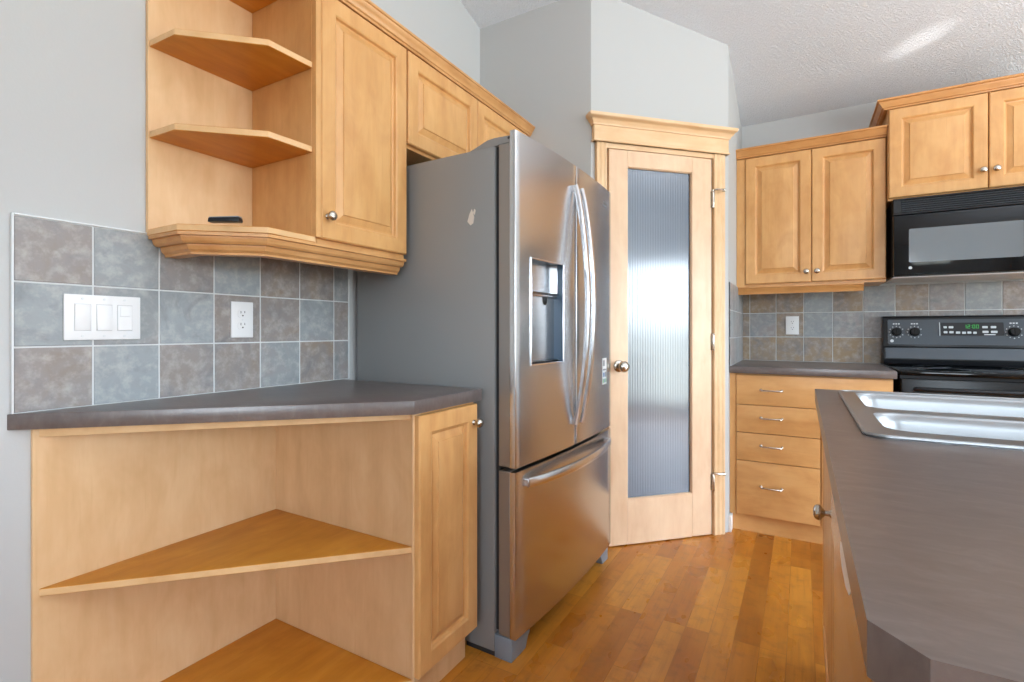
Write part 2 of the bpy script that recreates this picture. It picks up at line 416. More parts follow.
portal('side_daylight', (XR+.09, (SW[0]+SW[1])/2, (SW[2]+SW[3])/2), (0, PI/2, 0), SW[3]-SW[2], SW[1]-SW[0])
portal('patio_daylight', (XR+.09, (PW[0]+PW[1])/2, (PW[2]+PW[3])/2), (0, PI/2, 0), PW[3]-PW[2], PW[1]-PW[0])
portal('rear_daylight', ((RW[0]+RW[1])/2, YR-.09, (RW[2]+RW[3])/2), (PI/2, 0, 0), RW[1]-RW[0], RW[3]-RW[2])

# corner pantry: shaded side wall, angled door wall, short return wall
YP = 2.418; XQ = -.35
m = MB(); m.prism([(XL, YP), (-.929, YP), (-.929-.07, YP+.1), (XL, YP+.1)], 0, ceil_z(YP)+.03); room_wall('wall_pantry_side', m)
PO = Vector((-.853, 2.473, 0)); A45 = PI/4
def pl(s, d):   # point in the angled wall's frame: s along it, d behind it
    return (PO.x+(s-d)*.70711, PO.y+(s+d)*.70711)
DW, DH = .607, 2.040
s0 = ((-.929-PO.x)*.70711+(YP-PO.y)*.70711); s1 = ((XQ-PO.x)*.70711+(2.997-PO.y)*.70711)
m = MB(); zt = ceil_z(2.4)+.03
for a, b, z0, z1 in ((s0, -.010, 0, zt), (DW+.012, s1, 0, zt), (-.010, DW+.012, 2.056, zt)):
    a2 = a+.04 if a == s0 else a; b2 = b-.04 if b == s1 else b
    m.prism([pl(a, .015), pl(b, .015), pl(b2, .11), pl(a2, .11)], z0, z1)
room_wall('wall_pantry_door', m)
m = MB(); m.prism([(XQ, 2.997), (XQ, YB), (XQ-.09, YB), (XQ-.09, 2.997-.03)], 0, ceil_z(2.95)+.03); room_wall('wall_pantry_return', m)
m = MB(); m.prism([(2.999, 0), (3.068, 0), (3.068, .088), (2.999, .088)], XQ, XQ+.014, .002, axis='x'); struct(build('baseboard_return', m, M['whitepaint']))

# pantry door (frame, reeded pane, knob, hinges)
def empty_struct(name, loc, rz):
    o = D.objects.new(name, None); COL.objects.link(o); o.location = loc; o.rotation_euler = (0,0,rz); o['kind'] = 'structure'; return o
dr = empty_struct('door_1', PO, A45)
dr['label'] = 'pale maple pantry door with tall reeded glass pane beside the refrigerator'; dr['category'] = 'door'
ST, G0, G1 = .106, .237, 1.957
m = MB()
m.box((0, 0, .006), (ST, .035, DH), .002); m.box((DW-ST-.014, 0, .006), (DW, .035, DH), .002)
m.box((ST, .0003, .006), (DW-ST-.014, .0347, G0)); m.box((ST, .0003, G1), (DW-ST-.014, .0347, DH))
build('door_frame', m, M['doorwood'], dr, True)
m = MB()      # glazing bead
g0, g1 = ST, DW-ST-.014
for a, b in (((g0, .006, G0), (g0+.004, .018, G1)), ((g1-.004, .006, G0), (g1, .018, G1)), ((g0, .006, G0), (g1, .018, G0+.004)), ((g0, .006, G1-.004), (g1, .018, G1))): m.box(a, b, .001)
build('glazing_bead', m, M['doorwood'], dr, True)
nr = 25; pw = (g1-g0-.008)/nr; fp = []
for i in range(nr):
    for k in range(8): q = k/8; fp.append((g0+.004+(i+q)*pw, .0185-.00055*4*q*(1-q)))
fp += [(g1-.004, .0185), (g1-.004, .023), (g0+.004, .023)]
m = MB(); m.prism(fp, G0+.003, G1-.003); build('glass_pane', m, M['reeded'], dr, True, 30)
m = MB(); m.lathe([(.031, 0), (.031, .004), (.026, .009), (.012, .011), (.011, .030), (.018, .036), (.027, .046), (.029, .056), (.025, .066), (.014, .072), (0, .073)], (.056, 0, .928), (0,-1,0), 28)
build('door_knob', m, M['nickel'], dr, True)
for z, stop in ((1.82, 1), (1.048, 0), (.289, 1)):
    m = MB(); m.lathe([(.0, -.048), (.008, -.046), (.0085, -.045), (.0085, .045), (.008, .046), (0, .05)], (DW+.006, -.006, z), (0,0,1), 14)
    m.box((DW-.006, -.0015, z-.044), (DW+.018, .001, z+.044))
    for k in (-.015, .015): m.lathe([(.0072, -.001), (.0072, .001)], (DW+.006, -.006, z+k), (0,0,1), 14)
    h = build('hinge', m, M['nickel'], dr, True)
    if stop:
        m = MB(); m.tube([(DW+.006, -.006, z+.048), (DW+.010, -.022, z+.050), (DW+.034, -.030, z+.049), (DW+.054, -.028, z+.048)], .0058, 8)
        m.lathe([(.009, 0), (.009, .012), (0, .013)], (DW+.05, -.028, z+.048), (1,0,0), 10)
        m.tube([(DW+.006, -.006, z+.048), (DW-.004, -.02, z+.046)], .0035, 8)
        build('door_stop', m, M['nickel'], h, True)
# casing with flutes and a crowned head
def casing_poly(a, b):
    wd = b-a; pts = [(a, .015)]; f0 = -.006
    pts += [(a, f0+.004), (a+.003, f0)]
    for c in (.30, .68):
        x = a+wd*c; pts += [(x-.007, f0), (x-.003, f0+.0032), (x+.003, f0+.0032), (x+.007, f0)]
    pts += [(b-.003, f0), (b, f0+.004), (b, .015)]
    return pts
tr = empty_struct('trim_1', PO, A45); tr['label'] = 'fluted maple casing with crowned head around the pantry door'; tr['category'] = 'door casing'
m = MB(); m.prism(casing_poly(-.071, -.011), 0, 2.068); build('side_casing', m, M['casing'], tr, True)
m = MB(); m.prism(casing_poly(DW+.013, DW+.085), 0, 2.068); build('side_casing', m, M['casing'], tr, True)
m = MB(); m.box((-.011, -.002, 2.043), (DW+.013, .02, 2.068)); build('head_stop', m, M['casing_x'], tr, True)
m = MB(); m.box((-.088, -.014, 2.068), (DW+.100, .0148, 2.158), .002)
m.box((-.094, -.020, 2.068), (DW+.106, .0148, 2.078), .003); build('head_casing', m, M['casing_x'], tr, True)
m = MB(); prof = [(0, 2.150), (.006, 2.150), (.008, 2.160), (.016, 2.168), (.022, 2.180), (.030, 2.184), (.034, 2.192), (.034, 2.202), (0, 2.202)]
m.sweep(prof, [(-.088, .0148), (-.088, -.014), (DW+.100, -.014), (DW+.100, .0148)]); build('head_crown', m, M['casing_x'], tr, True)

# ------------------------------------------------------------------ cabinet helpers
def knob(parent, pos, axis, r=.0155):
    k = r/.0155; m = MB()
    m.lathe([(.009*k, 0), (.0085*k, .002*k), (.0055*k, .005*k), (.005*k, .012*k), (.009*k, .016*k), (.0145*k, .020*k), (.0155*k, .025*k), (.013*k, .030*k), (.007*k, .033*k), (0, .0335*k)], pos, axis, 20)
    return build('knob', m, M['nickel'], parent)
def door_facing(parent, facing, plane, a0, a1, z0, z1, mt, thick=.019, fr=.058):
    """raised panel door; its front lies in the plane x=plane (facing +x) or y=plane (facing -y)"""
    m = MB(); wd = a1-a0
    if facing == '+x': mm = Matrix.Translation((plane-thick, a0, z0)) @ Matrix.Rotation(PI/2, 4, 'Z')
    elif facing == '-x': mm = Matrix.Translation((plane+thick, a1, z0)) @ Matrix.Rotation(-PI/2, 4, 'Z')
    else: mm = Matrix.Translation((a0, plane+thick, z0))
    m.raised_door(wd, z1-z0, thick, fr, mm)
    return build('door', m, mt, parent, smooth=25)

# ------------------------------------------------------------------ left wall: open shelf unit, wall cabinet, cabinet over refrigerator
FX = -1.275           # door faces
SH = [(-1.591, .717), (-1.468, .722), (-1.296, .882), (-1.290, 1.0235), (-1.591, 1.0235)]
def shelf_board(parent, poly, z0, z1, name='shelf'):
    m = MB(); m.prism(poly, z0, z1, .0015, 1); o = build(name, m, [M['shelf'], M['edge']], parent, smooth=25)
    for p in o.data.polygons:
        if abs(p.normal.z) < .5: p.material_index = 1
    return o
u = thing('open_shelf_unit', 'open maple wall shelf unit with two clipped-corner shelves left of the tall wall cabinet', 'shelf unit', (XL, .88, 1.37))
m = MB(); m.box((XL, .714, 1.3765), (XL+.014, 1.024, 2.20), .001); build('back_panel', m, M['panel'], u)
m = MB(); m.box((XL, 1.024, 1.3765), (FX-.020, 1.0425, 2.20), .001); m.box((FX-.020, 1.0243, 1.3945), (FX, 1.0422, 2.160), .001)
build('side_panel', m, M['maple'], u)
for z in (1.651, 1.908): shelf_board(u, SH, z, z+.019)
shelf_board(u, [(-1.591, .714), (-1.440, .714), (-1.268, .862), (-1.276, 1.0235), (-1.591, 1.0235)], 1.376, 1.394, 'bottom_shelf')
shelf_board(u, [(-1.591, .717), (-1.468, .722), (-1.300, .879), (-1.297, 1.0235), (-1.591, 1.0235)], 2.168, 2.187, 'top_panel')

u = thing('upper_cabinet', 'tall maple wall cabinet with one raised-panel door beside the open shelves', 'cabinet', (XL, 1.24, 1.37))
m = MB(); m.box((XL, 1.043, 1.3765), (FX-.020, 1.4345, 2.19), .001); build('carcass', m, M['maple'], u)
d = door_facing(u, '+x', FX, 1.0450, 1.4305, 1.393, 2.160, M['maple']); knob(d, (FX, 1.067, 1.463), (1,0,0))

u = thing('upper_cabinet', 'short maple wall cabinet with two doors above the stainless refrigerator', 'cabinet', (XL, 1.92, 1.80))
m = MB(); m.box((XL, 1.435, 1.800), (FX-.020, 2.416, 2.19), .001); build('carcass', m, M['maple'], u)
door_facing(u, '+x', FX, 1.4395, 1.9010, 1.812, 2.160, M['maple']); door_facing(u, '+x', FX, 1.9050, 2.385, 1.812, 2.160, M['maple'])

CROWN = [(.0, 2.164), (.020, 2.164), (.022, 2.170), (.027, 2.173), (.028, 2.179), (.034, 2.188), (.041, 2.196), (.042, 2.200), (.047, 2.203), (.047, 2.211), (.0, 2.211)]
m = MB(); m.sweep(CROWN, [(XL+.001, .7125), (-1.464, .7175), (FX-.0195, .876), (FX-.0195, 2.4165)]); o = build('crown_moulding', m, M['trimwood_y'], loc=(XL, 1.5, 2.16))
tag(o, 'long maple crown moulding along the tops of the left wall cabinets', 'moulding')
RAIL = [(.001, 1.3755), (.001, 1.3665), (-.009, 1.366), (-.009, 1.362), (-.012, 1.353), (-.018, 1.347), (-.030, 1.3465), (-.030, 1.343), (-.034, 1.333), (-.042, 1.326), (-.043, 1.320), (-.078, 1.320), (-.078, 1.3755)]
m = MB(); m.sweep(RAIL, [(XL+.0125, .716), (-1.440, .716), (-1.272, .864), (-1.278, 1.428)]); o = build('light_rail_moulding', m, M['trimwood_y'], smooth=0, loc=(XL, 1.1, 1.32))
tag(o, 'stepped maple moulding under the open shelves and tall left cabinet', 'moulding')
# small dark box left on the bottom shelf
u = thing('plastic_box', 'small flat dark plastic box lying on the bottom open shelf', 'small box', (-1.318, .772, 1.3942), math.radians(30))
m = MB(); m.prism([(-.040, 0), (.040, 0), (.042, .005), (.040, .013), (-.038, .011)], -.011, .011, .0015, axis='y'); build('body', m, M['blackplast'], u, True)
m = MB(); m.prism([(-.037, .0112), (.0395, .0131), (.0395, .0155), (-.037, .0132)], -.0095, .0095, .0006, axis='y'); build('lid', m, M['greyplast'], u, True)

# ------------------------------------------------------------------ left base: end cabinet with open triangular shelves, worktop
CT0, CT1 = .876, .914
BX = -.938
u = thing('base_cabinet', 'maple end base cabinet with open triangular shelves and one narrow door', 'cabinet', (-1.3, 1.1, 0))
m = MB(); m.box((XL, .470, .0), (XL+.012, 1.113, CT0-.001), .001); build('back_panel', m, M['panel'], u)
m = MB(); m.prism([(XL, 1.113), (-.976, 1.113), (-.962, 1.1015), (-.957, 1.103), (-.957, 1.131), (XL, 1.131)], .0, CT0-.001); build('divider_panel', m, M['panel'], u)
m = MB(); m.box((XL, 1.131, .104), (BX-.0195, 1.4025, CT0-.001), .001); build('carcass', m, M['maple'], u)
TRI = [(XL+.013, .480), (-.970, 1.1125), (XL+.013, 1.1125)]
shelf_board(u, TRI, .468, .487)
shelf_board(u, TRI, .086, .104, 'bottom_shelf')
m = MB(); m.prism([(XL+.013, .482), (XL+.013, .500), (-.999, 1.1125), (-.979, 1.1125)], .853, CT0-.001); build('top_rail', m, M['edge'], u)
m = MB(); m.prism([(XL+.013, .56), (XL+.013, .585), (-1.065, 1.1125), (-1.043, 1.1125)], 0, .086)
m.box((-1.01, 1.131, 0), (-.992, 1.4025, .104)); m.box((XL+.02, 1.385, 0), (-1.01, 1.4025, .104)); build('toe_kick', m, M['panel'], u)
d = door_facing(u, '+x', BX, 1.1045, 1.3995, .119, .866, M['maple']); knob(d, (BX, 1.376, .806), (1,0,0))
m = MB(); m.prism([(XL+.001, .428), (-.930, 1.072), (-.930, 1.412), (XL+.001, 1.412)], CT0, CT1, .0015, 2)
o = build('worktop', m, M['lam'], loc=(XL+.3, 1.1, CT0)); tag(o, 'dark clipped-corner worktop on the open-shelved end cabinet', 'worktop')

# ------------------------------------------------------------------ tiles
TP, GR = .1555, .0042
def tiles(name, label, wall, a0, a1, first, tints, z0=CT1, z1=1.3805, span=None):
    """wall: 'left' (x), 'back' (y), 'return' (x). first: coordinate of a joint; tints: rows from the bottom."""
    u = thing(name, label, 'backsplash', {'left': (XL, (a0+a1)/2, z0), 'back': ((a0+a1)/2, YB, z0), 'return': (XQ, (a0+a1)/2, z0)}[wall])
    t = bmesh.new(); lay = t.faces.layers.float.new('tint')
    def P(a, z, d):
        if wall == 'left': return (XL+d, a, z)
        if wall == 'return': return (XQ+d, a, z)
        return (a, YB-d, z)
    k0 = math.floor((a0-first)/TP+1e-6); k1 = math.ceil((a1-first)/TP-1e-6)
    for r in range(3):
        for k in range(k0, k1):
            lo, hi = max(a0, first+k*TP+GR/2), min(a1, first+(k+1)*TP-GR/2)
            if hi-lo < .004: continue
            zl, zh = z0+r*TP+GR/2, min(z1, z0+(r+1)*TP-GR/2); c = .0015; T = .009
            row = tints[r]; tv = row[(k-k0) % len(row)]
            o_ = [(lo, zl), (hi, zl), (hi, zh), (lo, zh)]; i_ = [(lo+c, zl+c), (hi-c, zl+c), (hi-c, zh-c), (lo+c, zh-c)]
            A = [t.verts.new(P(a, z, .002)) for a, z in o_]; B = [t.verts.new(P(a, z, T-.0015)) for a, z in o_]; Cc = [t.verts.new(P(a, z, T)) for a, z in i_]
            fs = [t.faces.new(Cc)]
            for X, Y in ((A, B), (B, Cc)):
                for i in range(4): fs.append(t.faces.new((X[i], X[(i+1)%4], Y[(i+1)%4], Y[i])))
            for f in fs: f[lay] = tv
    bmesh.ops.recalc_face_normals(t, faces=t.faces[:])
    mb = MB(); mb.bm.free(); mb.bm = t; build('tile_field', mb, M['tile'], u, smooth=0)
    m = MB(); p, q = P(a0, z0, 0), P(a1, z1, .0066); m.box(P(a0, z0, .0006), q); build('grout', m, M['grout'], u, smooth=0)
    return u
u = tiles('tile_backsplash', 'grey and taupe slate-look tiled backsplash above the left worktop', 'left', .4380, 1.438, .4345,
      [[.55,.10,.56,.60,.30,.66,.4], [.08,.32,.05,.62,.60,.18,.5], [.52,.20,.56,.06,.68,.70,.3]])
for a, b in (((XL, .4335, CT1), (XL+.011, .4378, 1.385)), ((XL, .4380, 1.3807), (XL+.011, .7135, 1.385)), ((XL, 1.4382, CT1), (XL+.012, 1.443, 1.3195))):
    m = MB(); m.box(a, b, .001); build('edge_trim', m, M['trim_metal'], u)
tiles('tile_backsplash', 'slate-look tiled backsplash behind the range and drawer cabinet', 'back', XQ+.009, 1.25, -.2997,
      [[.9,.85,.88,.86,.95,.9,.5,.6,.5,.6,.6], [.8,.40,.80,.25,.42,.45,.5,.5,.4,.6,.7], [.9,.88,.84,.16,.82,.34,.80,.50,.22,.62,.5]])
tiles('tile_backsplash', 'narrow tiled strip on the short wall beside the pantry door', 'return', 3.003, YB-.009, 3.02, [[.35,.5,.4,.3],[.4,.3,.4,.5],[.3,.45,.4,.3]])

# ------------------------------------------------------------------ switch plate and outlets on the walls
def plate_local(o, wd, ht):
    m = MB(); m.prism([(-wd/2, -ht/2), (wd/2, -ht/2), (wd/2, ht/2), (-wd/2, ht/2)], -.006, 0, .002, 2, axis='y'); return build('plate', m, M['white'], o, True)
# local frame: x to the right seen from the front, front is -y
u = thing('light_switch', 'white triple rocker light switch plate on the left tiles', 'light switch', (XL+.009, .6115, 1.143), PI/2)
pt = plate_local(u, .167, .116)
for i, x in enumerate((-.046, 0, .046)):
    m = MB(); t = .004
    if i < 2: m.prism([(-.006, -.033), (-.0072, -.033), (-.0112, .033), (-.006, .033)], x-.0165, x+.0165, .0008, axis='x') if i == 0 else m.prism([(-.006, -.033), (-.0112, -.033), (-.0072, .033), (-.006, .033)], x-.0165, x+.0165, .0008, axis='x')
    else: m.box((x-.0165, -.0085, -.033), (x+.0165, -.006, .033), .0008)
    r = build('rocker', m, M['white'], u, True)
    if i == 2:
        m = MB(); m.box((x-.012, -.0105, .004), (x+.010, -.0085, .030), .0006); build('slider', m, M['white'], r, True)
    m = MB(); m.box((x-.0175, -.0064, -.0345), (x+.0175, -.0058, .0345)); build('rocker_gap', m, M['gapgrey'], u, True, 0)
    for z in (-.048, .048):
        m = MB(); m.lathe([(.0032, 0), (.003, .001), (0, .0012)], (x, -.006, z), (0,-1,0), 12); build('screw', m, M['trim_metal'], u, True)
def outlet(loc, rz, label, decora=False):
    u = thing('wall_outlet', label, 'outlet', loc, rz)
    plate_local(u, .074, .117)
    for z in (-.0195, .0195):
        m = MB()
        m.prism([(x, z+y) for x, y in rrect(-.0165, -.0135, .0165, .0135, .009, 4)], -.0078, -.006, .0005, 1, axis='y'); r = build('receptacle', m, M['white'], u, True)
        m = MB(); m.box((-.0075, -.0081, z+.001), (-.0055, -.0077, z+.009)); m.box((.0055, -.0081, z+.002), (.0075, -.0077, z+.009))
        m.lathe([(.0026, 0), (.0026, .0004)], (0, -.0077, z-.006), (0,-1,0), 10); build('slots', m, M['slot'], r, True, 0)
    m = MB(); m.lathe([(.003, 0), (.0028, .001), (0, .0012)], (0, -.006, 0), (0,-1,0), 12); build('screw', m, M['trim_metal'], u, True)
outlet((XL+.009, .989, 1.145), PI/2, 'white duplex outlet on the left tiles right of the switch plate')
outlet((-.052, YB-.009, 1.144), 0, 'white duplex outlet on the back tiles above the drawer cabinet')

# ------------------------------------------------------------------ refrigerator (local frame: +x front, y along its width)
fr = thing('refrigerator', 'stainless french-door refrigerator with dispenser and grey sides beside the pantry door', 'refrigerator', (-.905, 1.452, 0), math.radians(-1.2))
FW, FT = .905, 1.777
m = MB(); m.box((-.672, 0, .016), (0, FW, 1.738), .006, 2); build('body', m, M['fridgepaint'], fr, True)
m = MB(); m.box((0, .012, .09), (.016, FW-.012, 1.735)); build('gasket', m, M['darkgap'], fr, True, 0)
def fx(y): return .082+.020*(1-((y-FW/2)/(FW/2))**2)
def bowed_door(name, y0, y1, z0, z1, hole=None):
    t = bmesh.new(); n = 14
    ys = [y0+(y1-y0)*i/n for i in range(n+1)]; zs = [z0, z1]
    if hole: ys = sorted(set(ys+[hole[0], hole[1]])); zs = [z0, hole[2], hole[3], z1]
    B = .0025; X0 = .061
    # outline with rounded vertical edges
    col = [(X0, y0), (fx(y0)-B, y0), (fx(y0)-B*.3, y0+B*.3)] + [(fx(y0+B), y0+B)] + [(fx(y), y) for y in ys if y0+B*1.2 < y < y1-B*1.2] + [(fx(y1-B), y1-B), (fx(y1)-B*.3, y1-B*.3), (fx(y1)-B, y1), (X0, y1)]
    rows = [[t.verts.new((x, y, z)) for x, y in col] for z in zs]
    for r in range(len(zs)-1):
        for c in range(len(col)-1):
            ya, yb = col[c][1], col[c+1][1]
            if hole and r == 1 and ya >= hole[0]-1e-6 and yb <= hole[1]+1e-6 and col[c][0] > .0612: continue
            t.faces.new((rows[r][c], rows[r][c+1], rows[r+1][c+1], rows[r+1][c]))
    t.faces.new(rows[0]); t.faces.new(rows[-1])
    for r in range(len(zs)-1): t.faces.new((rows[r][-1], rows[r][0], rows[r+1][0], rows[r+1][-1]))
    bmesh.ops.recalc_face_normals(t, faces=t.faces[:])
    mb = MB(); mb.bm.free(); mb.bm = t
    o = build(name, mb, M['steel'], fr, True, 30)
    m = MB(); zb = min(z1, 1.738)
    if hole: 
        m.box((.0165, y0+.001, z0+.001), (.0605, hole[0]-.004, zb), .002); m.box((.0165, hole[1]+.004, z0+.001), (.0605, y1-.001, zb), .002)
        m.box((.0165, hole[0]-.0045, z0+.001), (.0605, hole[1]+.0045, hole[2]-.004), .001); m.box((.0165, hole[0]-.0045, hole[3]+.004), (.0605, hole[1]+.0045, zb), .001)
    else: m.box((.0165, y0+.001, z0+.001), (.0605, y1-.001, zb), .002)
    build('inner_panel', m, M['doorside'], o, True)
    return o
SPL = .4525
HOLE = (.093, .330, .990, 1.362)
dl = bowed_door('left_door', 0, SPL-.002, .650, FT, HOLE)
rd = bowed_door('right_door', SPL+.002, FW, .650, FT)
fz = bowed_door('freezer_drawer', 0, FW, .080, .636)
# dispenser: recess walls, bezel, control ledge, spout paddle, drip tray
y0, y1, z0, z1 = HOLE
m = MB(); q = .018
for a, b in (((q, y0, z0), (q+.004, y1, z1)), ((q, y0-.003, z0), (.090, y0, z1)), ((q, y1, z0), (fx(y1)-.004, y1+.003, z1)), ((q, y0, z1), (.090, y1, z1+.003)), ((q, y0, z0-.003), (.090, y1, z0))): m.box(a, b)
dp = build('dispenser', m, M['dispenser'], dl, True, 0)
m = MB(); m.box((.024, y1-.004, 1.252), (.078, y1-.0005, z1-.001), .001); build('side_panel', m, M['steel_bright'], dp, True)
def ring(pts, r): 
    m = MB(); m.tube(pts+[pts[0], pts[1]], r, 8); return m
bz = []
for (ya, za), (yb, zb) in (((y0, z0), (y1, z0)), ((y1, z0), (y1, z1)), ((y1, z1), (y0, z1)), ((y0, z1), (y0, z0))):
    for i in range(6): yy, zz = ya+(yb-ya)*i/6, za+(zb-za)*i/6; bz.append((fx(yy)+.001, yy, zz))
build('bezel', ring(bz, .0035), M['steel_bright'], dp, True)
m = MB(); m.box((.022, y0, 1.235), (.076, y1, 1.243), .002); m.box((.060, y0, 1.243), (.082, y1, 1.250), .002); build('control_ledge', m, M['steel'], dp, True)
m = MB(); m.box((.024, y0+.001, 1.252), (.050, y1-.001, z1-.001), .002); build('control_panel', m, M['steel_bright'], dp, True)
for i in range(6):
    m = MB(); m.box((.0822, y0+.035+i*.030, 1.2445), (.0832, y0+.035+i*.030+.018, 1.2485)); build('button', m, M['darkgap'], dp, True, 0)
m = MB(); m.prism([(y0+.05, 1.232), (y0+.10, 1.232), (y0+.088, 1.150), (y0+.062, 1.140)], .050, .056, .002, axis='x'); build('paddle', m, M['blackplast'], dp, True)
m = MB(); m.lathe([(.016, 0), (.014, -.02), (.010, -.028), (0, -.028)], (.055, y0+.16, 1.234), (0,0,1), 16); build('spout', m, M['blackplast'], dp, True)
m = MB(); m.box((.024, y0+.004, z0+.0005), (.084, y1-.004, z0+.008), .002); build('drip_tray', m, M['blackplast'], dp, True)
# bowed handles
def vhandle(door, yc):
    n = 18; pts = []; hw = []
    for i in range(n+1):
        s = i/n; z = .735+(1.69-.735)*s
        pts.append((fx(yc)+.010+.052*math.sin(PI*s)**.8, yc, z)); hw.append(.009+.004*math.sin(PI*s))
    m = MB(); m.barsweep(pts, (0,1,0), hw, .010)
    for z in (.745, 1.68): m.box((fx(yc)-.004, yc-.007, z-.012), (fx(yc)+.012, yc+.007, z+.012), .002)
    return build('handle', m, M['steel_bright'], door, True)
vhandle(dl, SPL-.030); vhandle(rd, SPL+.030)
n = 18; pts = []
for i in range(n+1):
    s = i/n; y = .058+(.845-.058)*s; pts.append((fx(y)+.012+.038*math.sin(PI*s)**.7, y, .592))
m = MB(); m.barsweep(pts, (0,0,1), .016, .008)
for y in (.066, .837): m.box((fx(y)-.004, y-.010, .580), (fx(y)+.014, y+.010, .604), .002)
build('handle', m, M['steel_bright'], fz, True)
# hinge covers, kick feet and grille
for yy in (.0, FW-.11):
    m = MB(); m.prism([(-.115, 1.7375), (.0, 1.7375), (.070, 1.742), (.070, 1.764), (-.005, 1.767), (-.035, 1.764), (-.085, 1.746)], yy+.004, yy+.10, .004, axis='y')
    c = build('hinge_cover', m, M['fridgepaint'], fr, True)
    m = MB(); m.lathe([(.005, 0), (.005, .001), (0, .001)], (.055, yy+.004 if yy < .1 else yy+.10, 1.756), (0, -1 if yy < .1 else 1, 0), 12); build('screw', m, M['slot'], c, True)
for a, b, sl in ((0.0, .125, 1), (FW-.10, FW, -1)):
    m = MB(); pr = [(a, .0), (b-.03, .0), (b-.012, .035), (b, .045), (b, .078), (a, .078)] if sl > 0 else [(a+.03, 0), (b, 0), (b, .078), (a, .078), (a, .045), (a+.012, .035)]
    m.prism(pr, .0, .068, .003, axis='x'); build('foot', m, M['greyplast'], fr, True)
m = MB(); m.box((.0, .125, .022), (.022, FW-.10, .078)); build('kick_grille', m, M['darkgap'], fr, True, 0)
for a, b in (((-.66, .01, .0), (-.60, FW-.01, .016)), ((-.12, .004, 0), (-.001, .06, .016))):
    m = MB(); m.box(a, b); build('roller_base', m, M['darkgap'], fr, True, 0)
# marks: maker's badge, energy sticker, torn paper patch on the side
def onfront(y, z, off=.0008): return Vector((fx(y)+off, y, z))
def decal(y0, y1, z0, z1, off): 
    m = MB(); t = bmesh.new(); k = 4
    A = [t.verts.new((fx(y0+(y1-y0)*i/k)+off, y0+(y1-y0)*i/k, z0)) for i in range(k+1)]; B = [t.verts.new((fx(y0+(y1-y0)*i/k)+off, y0+(y1-y0)*i/k, z1)) for i in range(k+1)]
    for i in range(k): t.faces.new((A[i], A[i+1], B[i+1], B[i]))
    bmesh.ops.recalc_face_normals(t, faces=t.faces[:]); m.bm.free(); m.bm = t; return m
m = decal(.775, .835, 1.690, 1.698, .0007); m2 = decal(.785, .825, 1.704, 1.712, .0007)
build('badge', m, M['stk_grey'], rd, True, 0); build('badge', m2, M['stk_grey'], rd, True, 0)
sk = build('energy_sticker', decal(.768, .832, .860, .982, .0007), M['sticker'], rd, True, 0)
for a, b, c_, d_, mm in ((.775,.80,.945,.972,'stk_grey'), (.805,.826,.930,.975,'white'), (.774,.826,.925,.932,'stk_grey'), (.775,.80,.895,.915,'stk_blue'), (.806,.826,.893,.917,'stk_grey'), (.774,.79,.868,.886,'stk_green'), (.794,.808,.868,.886,'stk_blue'), (.812,.826,.868,.886,'stk_green')):
    build('print', decal(a, b, c_, d_, .0013), M[mm], sk, True, 0)
m = MB(); m.prism([(-.113, 1.492), (-.100, 1.478), (-.088, 1.484), (-.084, 1.505), (-.089, 1.520), (-.094, 1.534), (-.104, 1.518)], -.0012, .0004, axis='y')
m.prism([(-.089, 1.520), (-.082, 1.512), (-.078, 1.528), (-.084, 1.534)], -.0010, .0004, axis='y'); build('torn_sticker', m, M['scuff'], fr, True, 0)

# ------------------------------------------------------------------ back wall: drawer cabinet, worktop
DY = 3.040
u = thing('drawer_cabinet', 'maple base cabinet with four drawers between pantry wall and black range', 'cabinet', (.02, 3.38, 0))
m = MB(); m.box((XQ+.001, DY+.020, .094), (.388, YB-.001, CT0-.001), .001); build('carcass', m, M['maple'], u)
m = MB(); m.box((XQ+.001, DY+.006, .094), (-.3165, DY+.020, CT0-.001), .001); build('filler_strip', m, M['maple'], u)
m = MB(); m.box((XQ+.002, DY+.030, 0), (.388, DY+.046, .094)); build('toe_kick', m, M['maple_x'], u)
for z0, z1, x1, zc, xs in ((.705, .868, .384, .787, (-.142, .212)), (.552, .702, .0835, .636, (-.142,)), (.397, .549, .0835, .484, (-.142,)), (.100, .394, .0835, .262, (-.142,))):
    m = MB(); m.box((-.3145, DY, z0), (x1, DY+.019, z1), .003, 2); d = build('drawer', m, M['maple_x'], u)
    for xc in xs:
        m = MB(); L = .050
        m.tube([(xc-L, DY, zc), (xc-L, DY-.018, zc), (xc-L+.006, DY-.025, zc), (xc, DY-.028, zc), (xc+L-.006, DY-.025, zc), (xc+L, DY-.018, zc), (xc+L, DY, zc)], .0045, 8)
        for q in (-L, L): m.lathe([(.008, 0), (.007, .003), (.0042, .005)], (xc+q, DY, zc), (0,-1,0), 12)
        build('pull_handle', m, M['nickel'], d)
d = door_facing(u, '-y', DY, .0875, .384, .100, .702, M['maple']); knob(d, (.112, DY, .64), (0,-1,0))
m = MB(); m.box((XQ+.001, 3.020, CT0), (.398, YB-.0095, CT1), .003, 2); o = build('worktop', m, M['lam'], loc=(.02, 3.36, CT0))
tag(o, 'dark laminate worktop on the drawer cabinet left of the range', 'worktop')

